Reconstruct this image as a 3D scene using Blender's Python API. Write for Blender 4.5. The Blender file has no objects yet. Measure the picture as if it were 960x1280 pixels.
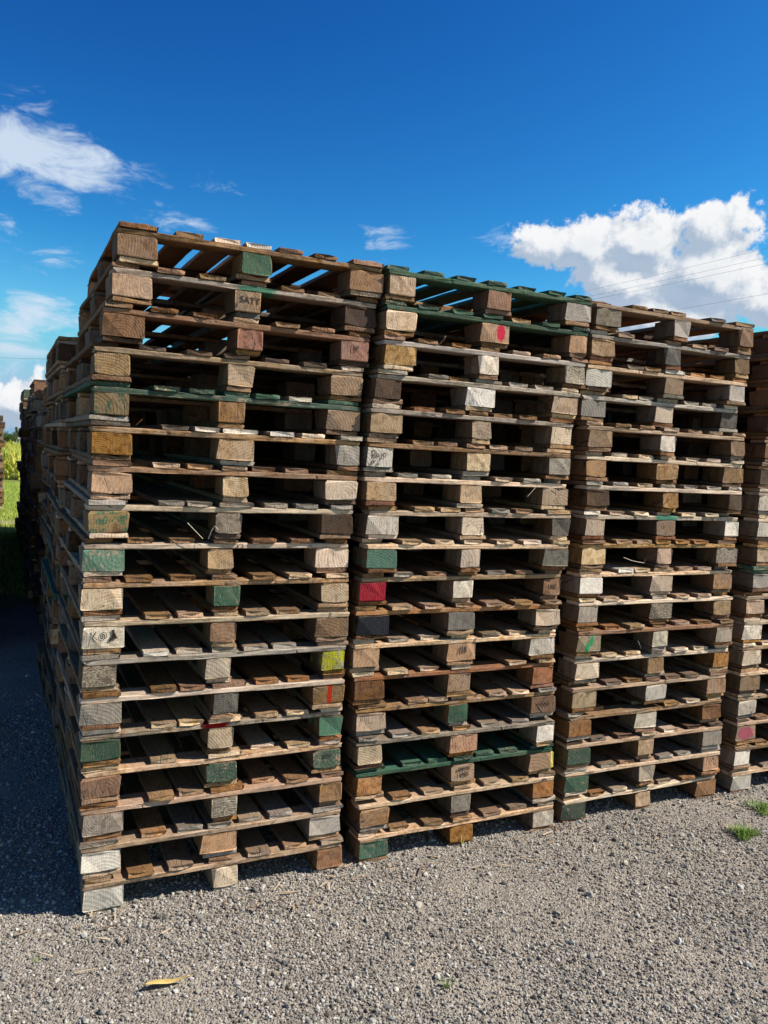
import bpy, math, random
import numpy as np
from mathutils import Vector, Matrix, Euler
random.seed(7); RNG = np.random.default_rng(7)
SC = bpy.context.scene; COL = SC.collection
rad = math.radians

# ------------------------------------------------------------------ camera
F_PX, PITCH, ROLL, CAM_H = 1011.4, -0.0742, 0.0548, 1.7535
TH = 0.4436                               # direction of the long front of the pallet block
CX, CY = -1.0356, 2.8478                  # near corner of the pallet block on the ground
PW, PD, PH = 1.03, 1.2, 0.1397             # pallet width, depth, height
U = Vector((math.cos(TH), math.sin(TH), 0)); V = Vector((-math.sin(TH), math.cos(TH), 0))
def S2W(u, v, z=0.0): return Vector((CX, CY, -.006)) + U*u + V*v + Vector((0, 0, z))
cd = bpy.data.cameras.new('camera'); cam = bpy.data.objects.new('camera', cd); COL.objects.link(cam)
cd.sensor_width = 36; cd.sensor_fit = 'AUTO'; cd.lens = F_PX/1280*36; cd.clip_end = 5000; cd.clip_start = .05
c, s = math.cos(PITCH), math.sin(PITCH)
fw = Vector((0, c, s)); up = Vector((0, -s, c)); rt = Vector((1, 0, 0))
cr, sr = math.cos(ROLL), math.sin(ROLL)
r2 = rt*cr + up*sr; u2 = up*cr - rt*sr
M = Matrix((r2, u2, -fw)).transposed().to_4x4(); M.translation = (0, 0, CAM_H)
cam.matrix_world = M; SC.camera = cam

# ------------------------------------------------------------------ node helper
class G:
    def __init__(s, nt): s.nt = nt; s.N = nt.nodes; s.L = nt.links
    def node(s, t, **k):
        n = s.N.new(t)
        for a, b in k.items(): setattr(n, a, b)
        return n
    def put(s, sock, v):
        if v is None: return
        if isinstance(v, bpy.types.NodeSocket): s.L.new(v, sock)
        else:
            if sock.type == 'RGBA' and isinstance(v, (tuple, list)) and len(v) == 3: v = (*v, 1)
            sock.default_value = v
    def m(s, op, a, b=None, cc=None, clamp=False):
        n = s.node('ShaderNodeMath', operation=op, use_clamp=clamp)
        for i, v in enumerate((a, b, cc)): s.put(n.inputs[i], v)
        return n.outputs[0]
    def v(s, op, a, b=None, scale=None):
        n = s.node('ShaderNodeVectorMath', operation=op)
        s.put(n.inputs[0], a); s.put(n.inputs[1], b)
        if scale is not None: s.put(n.inputs['Scale'], scale)
        return n.outputs['Value'] if op in ('LENGTH', 'DOT_PRODUCT', 'DISTANCE') else n.outputs[0]
    def mix(s, f, a, b, mode='MIX'):
        n = s.node('ShaderNodeMix', data_type='RGBA', blend_type=mode)
        s.put(n.inputs[0], f); s.put(n.inputs[6], a); s.put(n.inputs[7], b); return n.outputs[2]
    def noise(s, vec, scale=5, detail=4, rough=.55, dist=0.0):
        n = s.node('ShaderNodeTexNoise'); s.put(n.inputs['Vector'], vec)
        s.put(n.inputs['Scale'], scale); n.inputs['Detail'].default_value = detail
        n.inputs['Roughness'].default_value = rough; n.inputs['Distortion'].default_value = dist
        return n.outputs['Fac']
    def step(s, x, a, b, lo=0.0, hi=1.0):
        n = s.node('ShaderNodeMapRange', interpolation_type='SMOOTHSTEP')
        for i, q in enumerate((x, a, b, lo, hi)): s.put(n.inputs[i], q)
        return n.outputs[0]
    def xyz(s, vec):
        n = s.node('ShaderNodeSeparateXYZ'); s.put(n.inputs[0], vec); return n.outputs
    def comb(s, x, y, z):
        n = s.node('ShaderNodeCombineXYZ')
        for i, q in enumerate((x, y, z)): s.put(n.inputs[i], q)
        return n.outputs[0]
def newmat(name):
    m = bpy.data.materials.new(name); m.use_nodes = True
    g = G(m.node_tree); b = m.node_tree.nodes['Principled BSDF']
    return m, g, b

# ------------------------------------------------------------------ wood
def wood(name, base, dark, grey=.3, paint=None, wear=.5, spray=None, contrast=1.0, val=(.68, 1.30), chips=False):
    """solid timber: growth rings run through the board, so ends show arcs and sides show lines.
    paint = whole piece painted (colour), wear = how much has rubbed off; spray = [(colour, centre, radii)] marks"""
    m, g, b = newmat(name)
    tc = g.node('ShaderNodeTexCoord').outputs['Object']
    R = g.node('ShaderNodeObjectInfo').outputs['Random']
    r1 = g.m('FRACT', g.m('MULTIPLY', R, 17.31)); r2_ = g.m('FRACT', g.m('MULTIPLY', R, 57.7)); r3 = g.m('FRACT', g.m('MULTIPLY', R, 133.1))
    off = g.comb(g.m('MULTIPLY', r1, 40.0), g.m('MULTIPLY', r2_, 40.0), g.m('MULTIPLY', r3, 40.0))
    P = g.v('ADD', tc, off); x, y, z = g.xyz(tc)
    warp = g.m('MULTIPLY', g.m('SUBTRACT', g.noise(P, 7, 3), .5), .035)
    dx = g.m('SUBTRACT', x, g.m('MULTIPLY', g.m('SUBTRACT', r1, .5), .22))
    dz = g.m('ADD', z, g.m('SUBTRACT', g.m('MULTIPLY', r2_, .16), .02))
    dist = g.m('ADD', g.m('SQRT', g.m('ADD', g.m('MULTIPLY', dx, dx), g.m('MULTIPLY', dz, dz))), g.m('ADD', warp, g.m('MULTIPLY', y, .02)))
    freq = g.m('ADD', 380.0, g.m('MULTIPLY', r3, 520.0))
    ring = g.m('POWER', g.m('ADD', g.m('MULTIPLY', g.m('SINE', g.m('MULTIPLY', dist, freq)), .5), .5), 1.6)
    streak = g.noise(g.v('MULTIPLY', P, (150.0, 5.0, 150.0)), 1.0, 5, .6)
    saw = g.noise(g.v('MULTIPLY', P, (260.0, 14.0, 18.0)), 1.0, 3, .7)
    blotch = g.noise(P, 9, 5, .65); grime = g.noise(P, 42, 6, .7)
    t = g.m('MULTIPLY', g.m('ADD', g.m('MULTIPLY', ring, g.m('ADD', .10, g.m('MULTIPLY', r2_, .26))), g.m('ADD', g.m('MULTIPLY', g.step(streak, .35, .7), .45), g.m('MULTIPLY', g.step(grime, .42, .68), .75))), g.m('MULTIPLY', g.m('ADD', .5, g.m('MULTIPLY', r3, .55)), contrast), clamp=True)
    colr = g.mix(t, base, dark)
    gv = sum(base)/3*.95
    colr = g.mix(g.m('MULTIPLY', g.step(blotch, .38, .66), grey), colr, (gv*1.06, gv*.93, gv*.78))
    colr = g.mix(g.m('MULTIPLY', g.step(saw, .5, .72), .22), colr, (gv*1.7, gv*1.55, gv*1.35))
    if chips:      # pressed-chip block: flakes instead of rings
        vc = g.node('ShaderNodeTexVoronoi'); g.put(vc.inputs['Vector'], g.v('MULTIPLY', P, (1.0, 1.0, 2.2))); vc.inputs['Scale'].default_value = 170
        fl = g.xyz(vc.outputs['Color'])[0]; colr = g.mix(.8, colr, g.mix(g.m('POWER', fl, 1.4), tuple(q*.6 for q in dark), tuple(min(1, q*1.25) for q in base)))
    at_ = g.node('ShaderNodeAttribute'); at_.attribute_type = 'GEOMETRY'; at_.attribute_name = 'aged_shade'; aged_shade = at_.outputs['Fac']
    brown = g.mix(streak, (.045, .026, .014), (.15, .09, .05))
    colr = g.mix(g.m('MULTIPLY', g.m('MINIMUM', g.m('MULTIPLY', aged_shade, 1.6), 1.0), .80), colr, brown)  # long faces darkened: weathering plus side shade put into the colour
    # damp stains and mud
    stain = g.step(g.noise(g.v('MULTIPLY', P, (1.0, .35, 1.0)), 16, 4, .7, .6), .56, .72)
    colr = g.mix(g.m('MULTIPLY', stain, .72), colr, tuple(q*.42 for q in dark))
    # drying cracks
    vo = g.node('ShaderNodeTexVoronoi', feature='DISTANCE_TO_EDGE'); g.put(vo.inputs['Vector'], g.v('ADD', g.v('MULTIPLY', P, (42.0, 2.0, 5.0)), g.comb(g.m('MULTIPLY', warp, 60.0), 0.0, 0.0)))
    vo.inputs['Scale'].default_value = 1.0
    crack = g.m('MULTIPLY', g.step(vo.outputs[0], .0, .03, 1.0, 0.0), g.step(g.noise(P, 9, 2), .52, .64))
    colr = g.mix(g.m('MULTIPLY', crack, .8), colr, (.02, .014, .01))
    # nail heads over the first bearer
    ax = g.m('SUBTRACT', g.m('ABSOLUTE', x), .024); ay = g.m('SUBTRACT', y, g.m('ADD', .05, g.m('MULTIPLY', r1, .02)))
    nail = g.step(g.m('SQRT', g.m('ADD', g.m('MULTIPLY', ax, ax), g.m('MULTIPLY', ay, ay))), .0035, .0055, 1.0, 0.0)
    colr = g.mix(g.m('MULTIPLY', nail, .85), colr, (.03, .02, .016))
    if paint:
        wn = g.m('ADD', g.m('MULTIPLY', g.noise(P, 20, 6, .7), .6), g.m('MULTIPLY', streak, .4))
        wt = g.m('ADD', wear-.05, g.m('MULTIPLY', r3, .09))
        mk = g.step(wn, g.m('SUBTRACT', wt, .03), g.m('ADD', wt, .05), 1.0, 0.0)
        mk = g.m('MULTIPLY', mk, g.m('SUBTRACT', 1.0, g.m('MULTIPLY', g.step(aged_shade, .7, .9), g.step(g.noise(P, 14, 4), .40, .5))))
        thin = g.m('ADD', .76, g.m('MULTIPLY', g.step(streak, .3, .7, 1.0, 0.0), .24)); mk = g.m('MULTIPLY', mk, thin)
        pc = g.mix(g.m('MULTIPLY', grime, .55), paint, tuple(q*.5 for q in paint))
        pc = g.mix(g.m('MULTIPLY', g.step(saw, .52, .75), .35), pc, tuple(min(1, q*2.2+.03) for q in paint))
        colr = g.mix(mk, colr, pc)
    for (sc_, ctr, rr) in (spray or []):
        q = g.v('DIVIDE', g.v('SUBTRACT', tc, ctr), rr)
        d = g.m('ADD', g.v('LENGTH', q), g.m('MULTIPLY', g.m('SUBTRACT', g.noise(P, 60, 4, .7), .5), .9))
        colr = g.mix(g.m('MULTIPLY', g.step(d, .75, 1.15, 1.0, 0.0), .9), colr, g.mix(grime, sc_, tuple(q_*.55 for q_ in sc_)))
    hs = g.node('ShaderNodeHueSaturation'); g.put(hs.inputs['Color'], colr)
    g.put(hs.inputs['Hue'], g.m('ADD', .49, g.m('MULTIPLY', r2_, .016))); g.put(hs.inputs['Saturation'], g.m('ADD', .95, g.m('MULTIPLY', r3, .34)))
    g.put(hs.inputs['Value'], g.m('ADD', val[0], g.m('MULTIPLY', r1, val[1]-val[0])))
    g.L.new(hs.outputs[0], b.inputs['Base Color'])
    b.inputs['Roughness'].default_value = .82; b.inputs['Specular IOR Level'].default_value = .25
    hgt = g.m('ADD', g.m('MULTIPLY', ring, .28), g.m('ADD', g.m('MULTIPLY', saw, 1.1), g.m('ADD', g.m('MULTIPLY', grime, .8), g.m('SUBTRACT', g.m('MULTIPLY', streak, .5), g.m('MULTIPLY', crack, 1.6)))))
    bp = g.node('ShaderNodeBump'); bp.inputs['Strength'].default_value = .6; bp.inputs['Distance'].default_value = .0022
    g.L.new(hgt, bp.inputs['Height']); g.L.new(bp.outputs[0], b.inputs['Normal'])
    return m
TAN = (.46, .295, .165); TAND = (.16, .082, .037)
W = {
 'T': wood('tan pine', TAN, TAND),
 'L': wood('pale pine', (.68, .51, .345), (.33, .21, .12), .2),
 'W': wood('bleached pine', (.82, .72, .58), (.42, .33, .24), .25),
 'O': wood('orange pine', (.44, .25, .125), (.17, .075, .032), .12),
 'B': wood('brown timber', (.30, .165, .085), (.095, .045, .021), .2),
 'D': wood('dark timber', (.105, .06, .033), (.03, .016, .009), .25),
 'Y': wood('grey timber', (.40, .33, .255), (.16, .12, .085), .4),
 'K': wood('dark grey timber', (.175, .15, .12), (.05, .04, .03), .6),
 'V': wood('pressed chip', (.42, .35, .27), (.12, .09, .065), .2, chips=True),
 'M': wood('brown grey timber', (.24, .18, .13), (.085, .06, .04), .5),
 'R': wood('reddish timber', (.34, .155, .09), (.12, .045, .025), .2),
 'G': wood('green painted timber', TAN, TAND, paint=(.026, .082, .054), wear=.60),
 'E': wood('light green painted timber', TAN, TAND, paint=(.085, .20, .135), wear=.60),
 'Z': wood('timber with worn green paint', (.30, .21, .09), TAND, paint=(.04, .10, .055), wear=.49),
 'F': wood('dark green painted timber', TAN, TAND, paint=(.018, .052, .036), wear=.62),
 'P': wood('pink red painted timber', TAN, TAND, paint=(.33, .035, .045), wear=.66, val=(.95, 1.1)),
 'X': wood('black painted timber', (.1, .1, .1), (.05, .05, .05), paint=(.006, .007, .010), wear=.9, val=(.9, 1.1)),
 'Q': wood('timber with yellow paint', (.33, .30, .22), (.12, .10, .07), paint=(.42, .40, .05), wear=.48, val=(.95, 1.1)),
 'N': wood('pine with red spray', TAN, TAND, spray=[((.60, .03, .05), (.027, -.07, .004), (.024, .06, .036))]),
 'S': wood('timber with red stripe', (.27, .16, .085), (.1, .05, .025), spray=[((.45, .02, .02), (.005, -.07, 0), (.011, .06, .08))]),
 'C': wood('pine with pink spray', TAN, TAND, spray=[((.75, .12, .16), (.0, -.07, .0), (.06, .06, .036))]),
 'J': wood('pine with green stroke', (.33, .27, .18), TAND, spray=[((.03, .30, .12), (.012, -.07, .012), (.012, .06, .03)), ((.03, .30, .12), (-.012, -.07, -.018), (.014, .06, .026))]),
 'H': wood('pale pine with green paint', (.5, .42, .32), TAND, spray=[((.05, .22, .14), (0, .52, .02), (.12, .09, .08))]),
 'I': wood('pale pine with red paint', (.5, .42, .32), TAND, spray=[((.42, .03, .04), (0, .49, .02), (.12, .06, .08))]),
 'U': wood('orange pine with yellow edge', (.44, .25, .125), (.17, .075, .032), .12, spray=[((.85, .68, .12), (.066, -.05, 0), (.012, .08, .07))]),
}
DESC = dict(V='speckled grey', M='brown grey', T='tan', L='pale', W='bleached', O='orange', B='brown', D='dark brown', Y='grey', K='dark grey', R='reddish', G='green', E='light green',
            Z='worn green', F='dark green', P='pink red', X='black', Q='yellow', N='red sprayed', S='red striped', C='pink sprayed', J='green stroked', H='pale', I='pale', U='yellow edged')

# ------------------------------------------------------------------ timber meshes
def age_shade_faces(me, name):
    # weathering and painted-in side shade: sawn ends stay pale, long faces go dark brown; blocks carry paint on their ends only
    a = me.attributes.new('aged_shade', 'FLOAT', 'FACE')
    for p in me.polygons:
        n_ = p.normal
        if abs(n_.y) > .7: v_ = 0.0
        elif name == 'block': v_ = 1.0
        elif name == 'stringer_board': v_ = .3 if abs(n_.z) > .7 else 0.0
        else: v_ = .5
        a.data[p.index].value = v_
def timber_mesh(name, w, l, h, seed, nseg=12, jit=.0012, endj=.004, ch=.003, x0=None, y0=0.0, z0=0.0):
    """board: width along x (centred), length along +y from y0, height from z0; chamfered, slightly uneven, chipped ends"""
    r = random.Random(seed); vs = []; fs = []
    prof = [(-w/2+ch, 0), (0, 0), (w/2-ch, 0), (w/2, ch), (w/2, h-ch), (w/2-ch, h), (w/6, h), (-w/6, h), (-w/2+ch, h), (-w/2, h-ch), (-w/2, ch)]
    n = len(prof); bow = r.uniform(-1, 1)*.003*(l > .5)
    ends = [[r.uniform(-endj, endj)*.5 for _ in prof] for _ in (0, 1)]
    chip = r.randrange(n)
    for i in range(nseg+1):
        t = i/nseg; yy = t*l
        for k, (x, z) in enumerate(prof):
            e = ends[0][k] if i == 0 else (ends[1][k] if i == nseg else 0)
            jx, jz = r.gauss(0, jit), r.gauss(0, jit*.6)
            if i in (0, nseg) and k in (chip, (chip+1) % n): e += (.006 if i == 0 else -.006)*min(1, l/.3); jz *= 2.5; jx *= 2.5
            inset = .0015 if i in (0, nseg) else 0
            vs.append((x*(1-inset*2/w)+jx+bow*math.sin(math.pi*t), y0+yy+e, z0+z*(1-inset/h)+inset*.5*(1 if z < h/2 else 0)+jz*(z > h*.5)))
    for i in range(nseg):
        for k in range(n):
            a = i*n+k; b_ = i*n+(k+1) % n
            fs.append((a, a+n, b_+n, b_))
    fs.append(tuple(range(n))); fs.append(tuple(reversed(range(nseg*n, nseg*n+n))))
    me = bpy.data.meshes.new(name); me.from_pydata(vs, [], fs); me.update()
    me.materials.append(W['T']); age_shade_faces(me, name)
    return me
def block_mesh(name, w, d, h, seed):
    r = random.Random(seed)
    nx = 5; vs = []; fs = []
    me = timber_mesh(name, w, d, h, seed, nseg=5, jit=.0019, endj=.007, ch=r.choice((.003, .004, .008)), y0=-d/2, z0=-h/2)
    return me
HB = .0790
LIB = {}
LIB['deck'] = [timber_mesh('deck_board', .098, PD, .0193, 100+i) for i in range(7)]
LIB['wide'] = [timber_mesh('deck_board', .135, PD, .0193, 130+i) for i in range(4)]
LIB['str'] = [timber_mesh('stringer_board', .098, PW-.01, .0196, 160+i, jit=.0012, endj=.01) for i in range(7)]
LIB['bot'] = [timber_mesh('bottom_board', .098, PD, .0193, 200+i, jit=.0018) for i in range(6)]
LIB['botw'] = [timber_mesh('bottom_board', .135, PD, .0193, 230+i, jit=.0018) for i in range(4)]
LIB['b14'] = [block_mesh('block', .142, .142, HB, 260+i) for i in range(7)]
LIB['b12'] = [block_mesh('block', .122, .142, HB, 280+i) for i in range(4)]
LIB['b10'] = [block_mesh('block', .102, .142, HB, 300+i) for i in range(7)]

def tag(o, label, cat, group=None, kind=None):
    if label: o['label'] = label
    if cat: o['category'] = cat
    if group: o['group'] = group
    if kind: o['kind'] = kind
    return o
def mesh_obj(name, me, parent=None, mat=None, objmat=None):
    o = bpy.data.objects.new(name, me); COL.objects.link(o)
    if parent: o.parent = parent
    if mat: me.materials.append(mat)
    if objmat:
        o.material_slots[0].link = 'OBJECT'; o.material_slots[0].material = objmat
    return o
DK = {}
PAL = 'TTTTBBBBLLLYYKDO'
def pallet_parts(spec, r):
    """yield (name, mesh key, location, rotz, material code) of every piece of one pallet"""
    Lc, Mc, Rc, Sc, Dc, Bc = spec
    out = []
    layout = r.choice((0, 0, 0, 1, 1, 2))
    wl, wm, wr = r.choice(('b14', 'b14', 'b14', 'b12')), r.choice(('b10', 'b10', 'b12', 'b14')), r.choice(('b14', 'b10', 'b12', 'b14'))
    wid = {'b14': .142, 'b12': .122, 'b10': .102}
    for col, (key, code) in enumerate(((wl, Lc), (wm, Mc), (wr, Rc))):
        ww = wid[key]; xc = (ww/2+.002, PW/2+r.uniform(-.02, .02), PW-ww/2-.002)[col]
        for row in range(3):
            yc = (.073, PD/2, PD-.073)[row] + r.uniform(-.003, .003) - (.002 if row == 0 else 0)
            cd_ = code if row == 0 else (r.choice('BBTMD') if code in 'GEZFPXQNSCJUWL' and r.random() < .85 else r.choice(code+'BDBM'))  # inner blocks mostly darker timber, shade of the gaps put into their colour
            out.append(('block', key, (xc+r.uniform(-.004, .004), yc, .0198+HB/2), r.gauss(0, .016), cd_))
        bk = 'botw' if key != 'b10' else 'bot'
        out.append(('bottom_board', bk, (xc+r.uniform(-.006, .006), r.uniform(-.002, .010), .0002), r.gauss(0, .003), Bc if r.random() < .6 else r.choice(PAL)))
    for row in range(3):
        yb = (.0, PD/2-.05, PD-.1)[row] + r.uniform(-.001, .005)
        # board runs along the front: local +y turned onto +x
        out.append(('stringer_board', 'str', (.005+r.uniform(-.006, .006), yb+.049, .0993), -math.pi/2+r.gauss(0, .003), Sc if row == 0 or (r.random() < .5 and Sc not in 'HI') else r.choice('BTBMDY')))
    if layout == 0: xs = [(.05, 'deck')]+[(.05+(PW-.1)*i/6, 'deck') for i in range(1, 6)]+[(PW-.05, 'deck')]
    elif layout == 1: xs = [(.068, 'wide'), (.26, 'deck'), (.39, 'deck'), (PW/2, 'deck'), (PW-.39, 'deck'), (PW-.26, 'deck'), (PW-.068, 'wide')]
    else: xs = [(.068, 'wide'), (.29, 'deck'), (.40, 'deck'), (PW/2+.02, 'wide'), (PW-.33, 'deck'), (PW-.20, 'deck'), (PW-.050, 'deck')]
    lost = r.choice((2, 4)) if r.random() < .07 else -1
    for i, (x, key) in enumerate(xs):
        if i == lost: continue
        out.append(('deck_board', key, (x+r.uniform(-.008, .008), r.uniform(-.004, .012)+(r.uniform(.03, .07) if r.random() < .04 else 0), .1198), r.gauss(0, .004), DK.get(Dc, Dc) if r.random() < (.72 if Dc != 'G' else .96) else r.choice('BBTTTMLYLW')))
    return out
GROUP = 'wooden pallets piled in stacks on the gravel yard'
def pallet_full(spec, u, v, z, rz, r, label, tilt=(0, 0)):
    e = bpy.data.objects.new('wooden_pallet', None); COL.objects.link(e)
    e.location = S2W(u, v, z); e.rotation_euler = (tilt[0], tilt[1], TH+rz); e.empty_display_size = .1
    tag(e, label, 'pallet', GROUP)
    front = {}
    for k, (nm, key, loc, rot, code) in enumerate(pallet_parts(spec, r)):
        o = mesh_obj(nm, r.choice(LIB[key]), e, objmat=W[code])
        o.location = loc; o.rotation_euler = (0, 0, rot)
        if nm == 'block' and loc[1] < .1: front['LMR'[len(front)]] = o
        if nm in ('block',) and code in 'GEFPXQZ' : o['label'] = DESC[code]+' painted block'
    return e, front
# one-mesh pallets for the stacks whose pieces are too small to make out
def merged(name, items, variants=None):
    """items: list of (mesh, matrix, material); returns one mesh"""
    vs, fs, mi, mats, ag = [], [], [], [], []
    n0 = 0
    for me, mx, mt in items:
        n = len(me.vertices); co = np.empty(n*3); me.vertices.foreach_get('co', co); co = co.reshape(-1, 3)
        A = np.array(mx); co = co@A[:3, :3].T+A[:3, 3]
        vs.append(co)
        if mt not in mats: mats.append(mt)
        k = mats.index(mt)
        for p in me.polygons: fs.append([i+n0 for i in p.vertices]); mi.append(k); ag.append(me.attributes['aged_shade'].data[p.index].value)
        n0 += n
    me = bpy.data.meshes.new(name); me.from_pydata(np.concatenate(vs).tolist(), [], fs)
    for mt in mats: me.materials.append(mt)
    me.polygons.foreach_set('material_index', mi); me.update(); me.attributes.new('aged_shade', 'FLOAT', 'FACE').data.foreach_set('value', ag); return me
def simple_box(w, l, h, y0, z0, kind='deck_board'):
    me = bpy.data.meshes.new('b'); x = w/2
    me.from_pydata([(-x, y0, z0), (x, y0, z0), (x, y0+l, z0), (-x, y0+l, z0), (-x, y0, z0+h), (x, y0, z0+h), (x, y0+l, z0+h), (-x, y0+l, z0+h)], [],
                   [(0, 3, 2, 1), (4, 5, 6, 7), (0, 1, 5, 4), (1, 2, 6, 5), (2, 3, 7, 6), (3, 0, 4, 7)]); me.update(); age_shade_faces(me, kind); return me
SB = {'deck': simple_box(.098, PD, .0193, 0, 0), 'wide': simple_box(.135, PD, .0193, 0, 0), 'str': simple_box(.098, PW-.01, .0196, 0, 0, 'stringer_board'), 'bot': simple_box(.098, PD, .0193, 0, 0),
      'botw': simple_box(.135, PD, .0193, 0, 0), 'b14': simple_box(.142, .142, HB, -.071, -HB/2, 'block'), 'b12': simple_box(.122, .142, HB, -.071, -HB/2, 'block'), 'b10': simple_box(.102, .142, HB, -.071, -HB/2, 'block')}
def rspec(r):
    PAL = 'TTBBBBBDMYKLO'  # darker timber mix, deepening the shade between stacks through colour
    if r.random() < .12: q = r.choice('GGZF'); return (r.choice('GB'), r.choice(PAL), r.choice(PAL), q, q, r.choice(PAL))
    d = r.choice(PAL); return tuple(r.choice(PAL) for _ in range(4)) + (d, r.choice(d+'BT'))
def pallet_mesh(seed, lib=None):
    r = random.Random(seed); its = []
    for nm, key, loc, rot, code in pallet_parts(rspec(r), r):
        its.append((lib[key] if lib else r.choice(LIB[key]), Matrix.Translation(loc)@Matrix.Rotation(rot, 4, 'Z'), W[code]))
    return merged('wooden_pallet', its)
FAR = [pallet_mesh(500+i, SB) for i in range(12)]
def pallet_single(u, v, z, rz, label, r):
    o = mesh_obj('wooden_pallet', r.choice(FAR)); o.location = S2W(u, v, z); o.rotation_euler = (0, 0, TH+rz)
    tag(o, label, 'pallet', GROUP); return o

ORD = ['topmost', 'second from the top', 'third from the top', 'fourth from the top', 'fifth from the top', 'sixth from the top', 'seventh from the top', 'eighth from the top', 'ninth from the top',
       'tenth from the top', 'eleventh from the top', 'twelfth from the top', 'sixth from the bottom', 'fifth from the bottom', 'fourth from the bottom', 'third from the bottom', 'second from the bottom', 'bottom one']
def ordn(k, n):
    if k == n-1: return 'bottom one'
    if n-1-k < 6: return ['', 'second', 'third', 'fourth', 'fifth', 'sixth'][n-1-k]+' from the bottom'
    return ORD[k]
# ------------------------------------------------------------------ front stacks, read off the photograph (top to bottom)
S1 = ['TGBTBF', 'TTDHBB', 'BRRBBD', 'TTTTDB', 'ZBTGGB', 'OTYTWB', 'OLLTBD', 'ZYDLYF', 'ETLLBB', 'LGLTBB', 'WBBLTT', 'VLQYYB', 'YKSLBB', 'GLEILB', 'BGGLLT', 'YVBTOB', 'WOYLYT', 'WLBLTY']
U1 = [0.063, 0.047, 0.023, -0.002, -0.006, -0.004, -0.007, -0.013, -0.022, -0.022, -0.018, -0.018, -0.017, -0.015, -0.01, -0.004, -0.002, 0.008]
S2 = ['LBYGGB', 'LNOGGB', 'TWVYBB', 'DWLYYB', 'LTLYBT', 'WLYBTB', 'TTTLYR', 'WLKLTL', 'ELKLLB', 'PWBTBB', 'XKLOTT', 'OOWLLO', 'BTRRLR', 'LGBTTY', 'LOWYYL', 'OTUGGT', 'TYOLTY', 'GOWLTB']
U2 = [0.033, 0.029, 0.032, 0.002, -0.018, -0.025, -0.022, 0.003, 0.001, -0.015, -0.024, -0.029, -0.021, 0.001, 0.009, 0.018, 0.034, 0.037]
S3 = ['YYBTBB', 'TKBYTR', 'WTYLOB', 'YLKYYB', 'TWBTTB', 'OTTLLB', 'DODLYB', 'LTWHLR', 'LTVTOB', 'WLTLTB', 'YVTLTB', 'JWYBBB', 'LTOLLL', 'LWTTBB', 'BWBTBB', 'GLYLDB', 'GLOLYB', 'FLOLBB']
U3 = [-0.024, -0.032, -0.041, -0.054, -0.017, -0.004, 0.007, 0.01, 0.009, 0.003, 0.014, 0.017, 0.027, 0.018, 0.002, 0.008, 0.013, 0.015]
S4 = ['BTBBBB', 'BBTBTB', 'RTBRBB', 'BBTBTB', 'BOTBBB', 'DTLBTB', 'WTBLLB', 'WLTLLB', 'LTBTBB', 'YLTGGB', 'LTTLLB', 'WTBLLT', 'LTTTLB', 'TLBLTB', 'WTBLLT', 'CTBLTT', 'WTTTOB', 'WTBLTB']
U4 = [0.05, .04, .045, .03, .02, .0, .01, .02, .03, .012, -.02, -.015, -.01, -.01, 0., 0., 0., 0.]
STK = [('leftmost front stack', 0.0, 0.0, .004, S1, U1), ('second front stack from the left', 1.0717, -.003, -.006, S2, U2),
       ('third front stack from the left', 2.1856, .008, -.006, S3, U3), ('front stack cut by the right picture edge', 3.336, .012, .0, S4, U4)]
FRONTS = {}
for si, (nm, us, vs_, lv, specs, du) in enumerate(STK):
    for k in range(18):
        r = random.Random(1000*si+k); z = (17-k)*PH
        sp = specs[k]
        lab = '%s left and %s middle block on pallet, %s in %s' % (DESC[sp[0]], DESC[sp[1]], ordn(k, 18), nm)
        if len(lab.split()) > 16: lab = '%s and %s blocks on pallet, %s, %s' % (DESC[sp[0]], DESC[sp[1]], ordn(k, 18), nm)
        if len(lab.split()) > 16: lab = '%s left block, %s, %s' % (DESC[sp[0]], ordn(k, 18), nm)
        e, fr = pallet_full(sp, us+du[k], vs_+lv*(z-1.2)+r.gauss(0, .005), z, r.gauss(0, .006)+.004, r, lab)
        FRONTS[(si, k)] = fr
# ------------------------------------------------------------------ stacks behind
NTH = ['', 'second', 'third', 'fourth', 'fifth', 'sixth', 'seventh', 'eighth', 'ninth', 'last']
UJ = [0, -.03, .0, .03, -.03, .0, .01, .0, -.01, -.02]
UB = [0, .02, .055, .08, .09, .03, .02, .02, .0, .0]
for n in range(1, 10):
    h = [0, 16, 16, 16, 16, 16, 16, 16, 17, 16][n]
    for k in range(h):
        r = random.Random(9000+n*40+k); z = (h-1-k)*PH
        uu = UJ[n]+r.gauss(0, .018)+UB[n]*(1-z/2.35)+.012*math.sin(z*1.7+n*2.1); vv = 1.235*n+r.gauss(0, .012); rz = r.gauss(0, .012)
        lab = 'weathered pallet, %s in %s stack back along the shaded left side' % (ordn(k, h), NTH[n])
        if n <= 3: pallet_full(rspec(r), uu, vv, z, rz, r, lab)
        else: pallet_single(uu, vv, z, rz, lab, r)
for ci, (u0, nm) in enumerate(((1.0717, 'second front stack'), (2.1856, 'third front stack'))):
    for k in range(17):
        r = random.Random(20000+ci*50+k); z = (16-k)*PH
        pallet_single(u0+r.gauss(0, .02), 1.235+r.gauss(0, .012), z, r.gauss(0, .012), 'weathered pallet, %s in the stack right behind the %s' % (ordn(k, 17), nm), r)
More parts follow.
